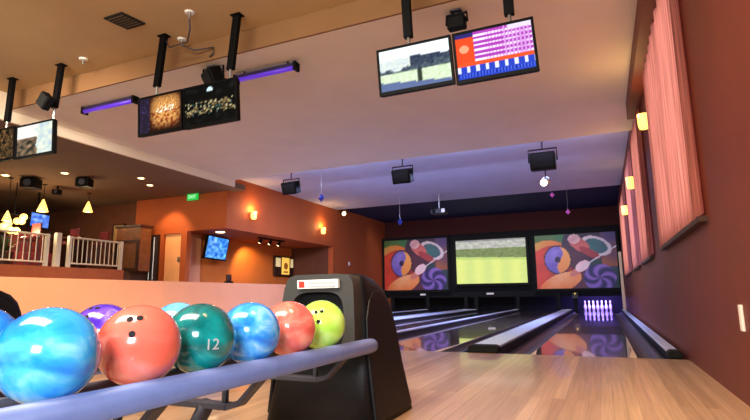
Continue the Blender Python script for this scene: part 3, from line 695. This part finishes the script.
def pendant(x, y, z, label, r=.10, power=20):
    o = empty('pendant_lamp', (x, y, z), label, 'pendant lamp', 'amber pendant lamps over the bar')
    MB().lathe([(r, -r*1.1), (r*.55, r*.2), (r*.2, r*1.1), (r*.1, r*1.3)], (x, y, z), 16).build('shade', 'warm', o, smooth=True)
    MB().tube([(x, y, z+r*1.2), (x, y, 3.52)], .008, 6).build('cord', 'black', o)
    MB().lathe([(.05, -.02), (.06, 0)], (x, y, 3.52), 12).build('canopy', 'black', o)
    light('pendant_bulb', 'POINT', (x, y, z-r*1.6), power, (1, .7, .36), .06)
pendant(-12.6, 7.33, 2.60, 'amber pendant lamp at the far left, above the chandelier')
pendant(-12.6, 8.14, 2.97, 'amber pendant lamp above the blue bar television', .13)
pendant(-12.6, 9.36, 3.13, 'amber pendant lamp alone before the brown back wall', .12)
o = empty('chandelier', (-13.0, 7.7, 2.1), 'cluster of glowing pale glass globes at the left edge behind the railing', 'chandelier')
for k in range(7):
    a = k*2.4; x, y, z = -13.0+.14*math.cos(a), 7.72+.22*math.sin(a), 2.42+.09*((k*3) % 5)-.1
    MB().sphere((x, y, z), .085, 14, 10).build('globe', 'warm', o, smooth=True)
MB().tube([(-13.0, 7.72, 2.7), (-13.0, 7.72, 3.52)], .015, 8).build('stem', 'black', o)
MB().tube([(-13.2, 7.45, 2.66), (-13.0, 7.72, 2.74), (-12.82, 8.0, 2.66)], .012, 8).build('arm', 'black', o)
light('chandelier_bulb', 'POINT', (-12.6, 7.7, 2.25), 60, (1, .74, .4), .1)
def bluetv(u, v): n = nz(u, v, 5, 7); return (90+90*n, 130+80*n, 220+30*n)
o = empty('television', (-13.6, 8.8, 2.5), 'small television with blue picture behind the bar railing', 'television')
tv_body(o, (-13.55, 8.72, 2.74), (-.35, 1, 0), (.05, 0, 1), .72, .42, bluetv, 16, 10); MB().tube([(-13.62, 8.72, 2.9), (-13.7, 8.72, 3.52)], .025, 8).build('ceiling_arm', 'black', o)
# ceiling speakers and downlights
def speaker(x, y, z, w_, label):
    o = empty('speaker', (x, y, z), label, 'speaker', 'black speakers under the concourse ceiling')
    MB().box((x-w_/2, y-w_/2, z-w_*.35), (x+w_/2, y+w_/2, z+w_*.35), Matrix.Rotation(.5, 3, 'Z')).build('cabinet', 'black', o, bevel=.02)
    MB().tube([(x, y, z+w_*.3), (x, y, 3.52)], .02, 8).build('stem', 'black', o)
    MB().lathe([(w_*.25, 0), (w_*.22, .01)], (x+.26*w_, y-.44*w_, z), 16, (.48, -.87, 0)).build('cone', 'iron', o)
speaker(-12.2, 7.55, 3.38, .34, 'black ceiling speaker at the left, above the railing')
speaker(-11.1, 8.1, 3.40, .30, 'black ceiling speaker right of the pendant lamps')
speaker(-12.5, 8.4, 3.36, .18, 'smallest black ceiling speaker above the middle pendant')
for x, y, lab in ((-11.06, 7.57, 'round recessed lamp in the concourse ceiling between the speakers'), (-9.94, 8.7, 'bright recessed lamp in the concourse ceiling near the exit sign'), (-10.37, 9.36, 'recessed lamp in the concourse ceiling nearest the orange wall'), (-12.44, 7.1, 'recessed lamp in the concourse ceiling at the left edge')):
    o = empty('recessed_lamp', (x, y, 3.51), lab, 'ceiling lamp', 'recessed lamps in the concourse ceiling')
    MB().lathe([(.07, -.004), (.09, -.012), (.10, .0)], (x, y, 3.52), 18).build('trim_ring', 'trimw', o); MB().lathe([(.062, -.014), (.062, -.006)], (x, y, 3.52), 16).build('lens', 'warmhot', o)
    light('downlight', 'SPOT', (x, y, 3.48), 45, (1, .78, .5), .05, target=(x, y, 0), spot=110)

# bar furniture behind the railing
def stool(x, y, label):
    o = empty('bar_stool', (x, y, 1.40), label, 'bar stool', 'maroon stools behind the railing')
    MB().lathe([(.17, 2.06), (.19, 2.08), (.19, 2.13), (.16, 2.15)], (x, y, 0), 18).build('seat', 'maroon', o)
    MB().box((x-.17, y+.13, 2.2), (x+.17, y+.17, 2.5)).build('backrest', 'maroon', o, bevel=.015)
    for sx in (-1, 1):
        MB().tube([(x+.13*sx, y+.15, 2.1), (x+.13*sx, y+.15, 2.25)], .012, 6).build('back_post', 'iron', o)
        for sy in (-1, 1): MB().tube([(x+.12*sx, y+.12*sy, 2.07), (x+.18*sx, y+.18*sy, 1.40)], .014, 6).build('leg', 'iron', o)
    return o
stool(-12.45, 7.8, 'maroon bar stool behind the far end of the left railing')
stool(-12.6, 8.9, 'maroon bar stool behind the thick cream post')
stool(-12.5, 9.7, 'maroon bar stool left of the wooden cabinet')
o = empty('bar_counter', (-14.6, 8.4, 1.4), 'long dark bar counter with wood top behind the stools', 'bar counter')
MB().box((-14.9, 5.6, 1.40), (-14.4, 10.6, 2.42)).build('front', 'darkwood', o, bevel=.01); MB().box((-15.0, 5.5, 2.42), (-14.25, 10.7, 2.48)).build('top', 'wood', o, bevel=.01)
o = empty('booth_bench', (-13.3, 8.4, 1.4), 'dark maroon booth bench with rounded back under the blue television', 'bench')
MB().box((-13.6, 7.95, 1.40), (-13.2, 9.0, 1.86)).build('seat', 'maroon', o, bevel=.04); 
bk = [(-13.62, 7.9, 1.8)]+[(-13.62, 8.47-.57*math.cos(t), 2.2+.22*math.sin(t)) for t in [k*math.pi/10 for k in range(11)]]+[(-13.62, 9.04, 1.8)]
MB().prism(bk, (.12, 0, 0)).build('backrest', 'maroon', o, bevel=.02)
o = empty('display_board', (-12.3, 10.5, 1.4), 'tan display board on a stand right of the second pendant', 'display board')
MB().box((-12.96, 10.5, 2.0), (-12.56, 10.54, 2.78)).build('board', 'tile', o, bevel=.006); MB().frame([(-13.0, 10.48, 1.96), (-12.52, 10.48, 1.96), (-12.52, 10.48, 2.82), (-13.0, 10.48, 2.82)], [(-12.96, 10.48, 2.0), (-12.56, 10.48, 2.0), (-12.56, 10.48, 2.78), (-12.96, 10.48, 2.78)], (0, .06, 0)).build('frame', 'darkwood', o)
for x in (-12.92, -12.6): MB().tube([(x, 10.52, 1.40), (x, 10.52, 2.0)], .015, 6).build('leg', 'darkwood', o)
o = empty('potted_plant', (-12.35, 7.2, 1.40), 'leafy plant in a dark pot at the left edge behind the railing', 'plant')
MB().lathe([(.13, 0), (.18, .3), (.19, .34), (.15, .33)], (-12.35, 7.2, 1.40), 16).build('pot', 'darkwood', o)
lf = MB()
for k in range(60):
    a = random.random()*6.28; e = .3+random.random()*1.1; L = .25+.3*random.random(); b0 = Vector((-12.35, 7.2, 1.75))
    d = Vector((math.cos(a)*math.cos(e), math.sin(a)*math.cos(e), math.sin(e))); s_ = Vector((-math.sin(a), math.cos(a), 0))*.03
    m_ = b0+d*L*.5; t_ = b0+d*L-Vector((0, 0, .08)); q = [lf.bm.verts.new(p) for p in (b0, m_+s_, t_, m_-s_)]; lf.bm.faces.new(q)
lf.build('foliage', 'leaf', o)

# ------------------------------------------------------------------ ball returns: rack and hood
CX = -1.42
def profile():
    return [(2.42, .0), (2.46, .30), (2.50, .60), (2.515, .755), (2.53, .782), (2.60, .783), (2.72, .764), (2.83, .716), (2.895, .65), (2.93, .56), (2.948, .45), (2.96, .35), (2.985, .25), (3.02, .14), (3.06, .0)]
def flare(p): return Vector((CX+(p.x-CX)*(1+.42*(.42-p.z)), p.y, p.z))
def hood(label):
    o = empty('ball_return_hood', (CX, 2.75, 0), label, 'ball return', 'black ball return hoods')
    pr = profile(); xs = [-.275, -.27, -.255, -.235, -.20, .20, .235, .255, .27, .275]; ins = [.075, .048, .022, .007, 0, 0, .007, .022, .048, .075]
    b = MB(); cy, cz = 2.72, .3; rings = []
    for x, i in zip(xs, ins):
        ring = []
        for (y, z) in pr:
            d = Vector((0, y-cy, z-cz)); L = d.length; d = d*((L-i)/L); zz = max(0, cz+d.z) if z > 0 else 0
            ring.append(b.bm.verts.new(flare(Vector((CX+x, cy+d.y, zz)))))
        rings.append(ring)
    n = len(pr)
    for A, B in zip(rings, rings[1:]):
        for k in range(n): b.bm.faces.new((A[k], A[(k+1) % n], B[(k+1) % n], B[k]))
    b.bm.faces.new(rings[0][::-1]); b.bm.faces.new(rings[-1])
    b.build('body', 'hood', o, smooth=True)
    # raised side panels with the curved seam
    for s_ in (-1, 1):
        pts = [(2.47, .03), (2.47, .25), (2.475, .42), (2.50, .54), (2.56, .64), (2.63, .69), (2.70, .69), (2.79, .645), (2.85, .58), (2.885, .50), (2.90, .40), (2.92, .28), (2.955, .15), (2.99, .03)]
        q = MB(); q.prism([(CX+s_*.268, y, z) for y, z in pts], (s_*.018, 0, 0), flare); q.build('side_panel', 'hood', o, bevel=.008, seg=3)
    # front frame round the ball mouth
    yf = lambda z: 2.42+.10*z/.78
    out = []; inn = []; N = 48
    e = lambda v, p: math.copysign(abs(v)**p, v)
    for k in range(N):
        t = 2*math.pi*k/N; c_, s2 = math.cos(t), math.sin(t)
        X, Z = e(c_, .28)*.232, .575+e(s2, .28)*.205; X *= 1-.40*(Z-.5); out.append((CX+.012+X, yf(Z)-.085, Z))
        X, Z = e(c_, .5)*.170, .525+e(s2, .5)*.160; X *= 1-.45*max(0, Z-.5); inn.append((CX+.012+X, yf(Z)-.085, Z))
    MB().frame(out, inn, (0, .10, 0)).build('front_frame', 'hoodframe', o, bevel=.010)
    mo = [(CX+.012+(q[0]-CX-.012)*1.06, q[1]+.07, .525+(q[2]-.525)*1.06) for q in inn]
    MB().prism(mo, (0, .006, 0)).build('mouth', 'void', o)  # flat black panel stands in for the shade inside the opening
    # label plate
    a, b_ = Vector((CX-.105, yf(.70)-.102, .703)), Vector((CX+.145, yf(.70)-.102, .706)); up = Vector((0, -.004, .046))
    lab = MB(); lab.prism([a, b_, b_+up, a+up], (0, .018, 0)); lp = lab.build('label_plate', 'white', o)
    MB().prism([a+Vector((.010, -.002, .006)), a+Vector((.045, -.002, .006)), a+Vector((.045, -.005, .040)), a+Vector((.010, -.005, .040))], (0, .003, 0)).build('emblem', 'red', lp)
    for k in range(2):
        z = .010+.018*k
        MB().prism([a+Vector((.065, -.003-z*.1, z)), a+Vector((.23, -.003-z*.1, z)), a+Vector((.23, -.004-z*.1, z+.008)), a+Vector((.065, -.004-z*.1, z+.008))], (0, .003, 0)).build('print_line', 'greyprint', lp)
    return o
def rack(label):
    o = empty('ball_rack', (CX, 1.2, 0), label, 'ball rack', 'ball racks')
    for s_ in (-1, 1):
        MB().tube([(CX+s_*.34, .22, .42), (CX+s_*.34, 2.36, .417), (CX+s_*.34, 2.40, .417), (CX+s_*.34, 2.412, .417)], [.036, .036, .033, .024], 24).build('outer_rail', 'rail', o, smooth=True)
        MB().tube([(CX+s_*.18, .22, .434), (CX+s_*.18, 2.22, .43)], .015, 12).build('inner_rail', 'iron', o, smooth=True)
    for y in (.62, 1.06, 1.50, 2.12):
        b = MB(); w_ = .05
        pts = [(CX+.335, .40), (CX+.25, .315), (CX+.20, .30), (CX-.20, .30), (CX-.25, .315), (CX-.335, .40)]; th = .022
        for (x0, z0), (x1, z1) in zip(pts, pts[1:]):
            b.prism([(x0, y-w_/2, z0), (x1, y-w_/2, z1), (x1, y-w_/2, z1-th), (x0, y-w_/2, z0-th)], (0, w_, 0))
        b.build('bracket', 'iron', o, bevel=.003)
        for x in (-.18, .18): MB().tube([(CX+x, y, .30), (CX+x, y, .425)], .012, 8).build('upright', 'iron', o)
    for y in (1.06, 1.50):
        MB().tube([(CX+.10, y, .29), (CX+.03, y+.02, .20), (CX+.0, y+.02, .10), (CX, y+.02, .02)], .028, 10).build('leg', 'iron', o, smooth=True)
        MB().box((CX-.16, y-.06, 0), (CX+.16, y+.10, .02)).build('foot', 'iron', o, bevel=.005)
    return o
h1 = hood('black ball return hood with white label, nearest the camera, behind the lime ball')
r1 = rack('blue-grey railed ball rack holding the coloured balls in the foreground')
copy_tree(h1, (-3.58, .06, 0), 'dark rounded ball return hood just showing at the left edge')
copy_tree(r1, (-3.58, .06, 0), 'second ball rack farther left, hidden behind the blue balls')

# ------------------------------------------------------------------ bowling balls
BALLS = {
 'deep_blue': marble('deep_blue_marble', [(.25, (8, 54, 160)), (.45, (20, 104, 220)), (.58, (44, 150, 240)), (.75, (120, 206, 250))], 4, 1.5),
 'sky_blue': marble('sky_blue_marble', [(.25, (10, 84, 214)), (.42, (30, 146, 246)), (.56, (72, 190, 252)), (.72, (150, 232, 255))], 4.5, 2),
 'coral': marble('coral_marble', [(.2, (246, 84, 66)), (.5, (252, 112, 92)), (.8, (255, 164, 146))], 3, 1.5),
 'green': marble('green_marble', [(.25, (0, 70, 70)), (.5, (2, 124, 122)), (.68, (14, 160, 156)), (.85, (110, 206, 196))], 4, 3),
 'azure': marble('azure_marble', [(.25, (16, 96, 214)), (.45, (48, 146, 236)), (.6, (98, 184, 246)), (.8, (190, 230, 252))], 5, 3),
 'salmon': marble('salmon_marble', [(.25, (232, 84, 76)), (.5, (246, 120, 104)), (.8, (252, 176, 152))], 7, 2),
 'lime': marble('lime_marble', [(.25, (158, 232, 60)), (.5, (190, 246, 96)), (.8, (228, 254, 160))], 4, 2),
 'purple': marble('purple_marble', [(.25, (44, 20, 120)), (.45, (84, 44, 190)), (.62, (120, 76, 220)), (.8, (190, 170, 244))], 5, 3),
 'pale_blue': marble('pale_blue_marble', [(.25, (70, 150, 214)), (.5, (116, 192, 234)), (.8, (200, 234, 248))], 5, 2),
}
R = .1079
def ball(x, y, z, m, label, holes=None, text_=None):
    o = empty('bowling_ball', (x, y, z), label, 'bowling ball', 'bowling balls on the rack'); c = Vector((x, y, z))
    MB().sphere(c, R, 40, 28).build('shell', BALLS[m], o, smooth=True)
    if holes:
        d0 = Vector(holes).normalized(); t1 = d0.cross(Vector((0, 0, 1))).normalized(); t2 = d0.cross(t1)
        for a, b in ((-.012, 0), (.012, .004), (0, .05)):
            d = (d0+t1*a/R+t2*b/R).normalized()
            MB().lathe([(.0075, R-.012), (.0085, R+.0006), (.0080, R+.0008)], c, 14, d).build('finger_hole', 'hole', o)
    if text_:
        d0 = Vector(text_[1]).normalized(); ux = Vector((0, 0, 1)).cross(d0).normalized(); uy = d0.cross(ux)
        me = text_mesh(text_[0], text_[2], .0008)
        for v in me.vertices:
            p = (d0*R+ux*v.co.x+uy*v.co.y).normalized()*(R+.0008+v.co.z); v.co = p
        me.materials.clear(); me.materials.append(M['greyprint']); t = bpy.data.objects.new('number', me); C.objects.link(t); t.parent = o
    return o
BX, BZ = -1.168, .536
ball(-1.672, .93, BZ, 'deep_blue', 'deep blue ball at the left edge, in the back row behind the bright blue ball')
ball(BX, .80, BZ, 'sky_blue', 'large bright blue ball nearest the camera, left of the coral ball')
ball(BX, 1.052, BZ, 'coral', 'coral red ball with finger holes between bright blue and green balls', (.46, -.60, .74))
ball(BX, 1.285, BZ, 'green', 'dark green marbled ball with a number, right of the coral ball', None, ('12', (.86, -.47, -.12), .046))
ball(BX, 1.535, BZ, 'azure', 'azure streaked ball between the green and salmon balls')
ball(BX, 1.785, BZ, 'salmon', 'salmon speckled ball between the azure and lime balls')
ball(BX, 2.045, BZ, 'lime', 'lime yellow-green ball in front of the hood mouth', (.30, -.72, .55))
LX = CX-(BX-CX)
ball(-1.672, 1.34, BZ, 'purple', 'purple marbled ball in the back row behind the coral ball', (.1, -.45, .85))
ball(-1.672, 1.70, BZ, 'pale_blue', 'pale blue ball in the back row behind the green ball')
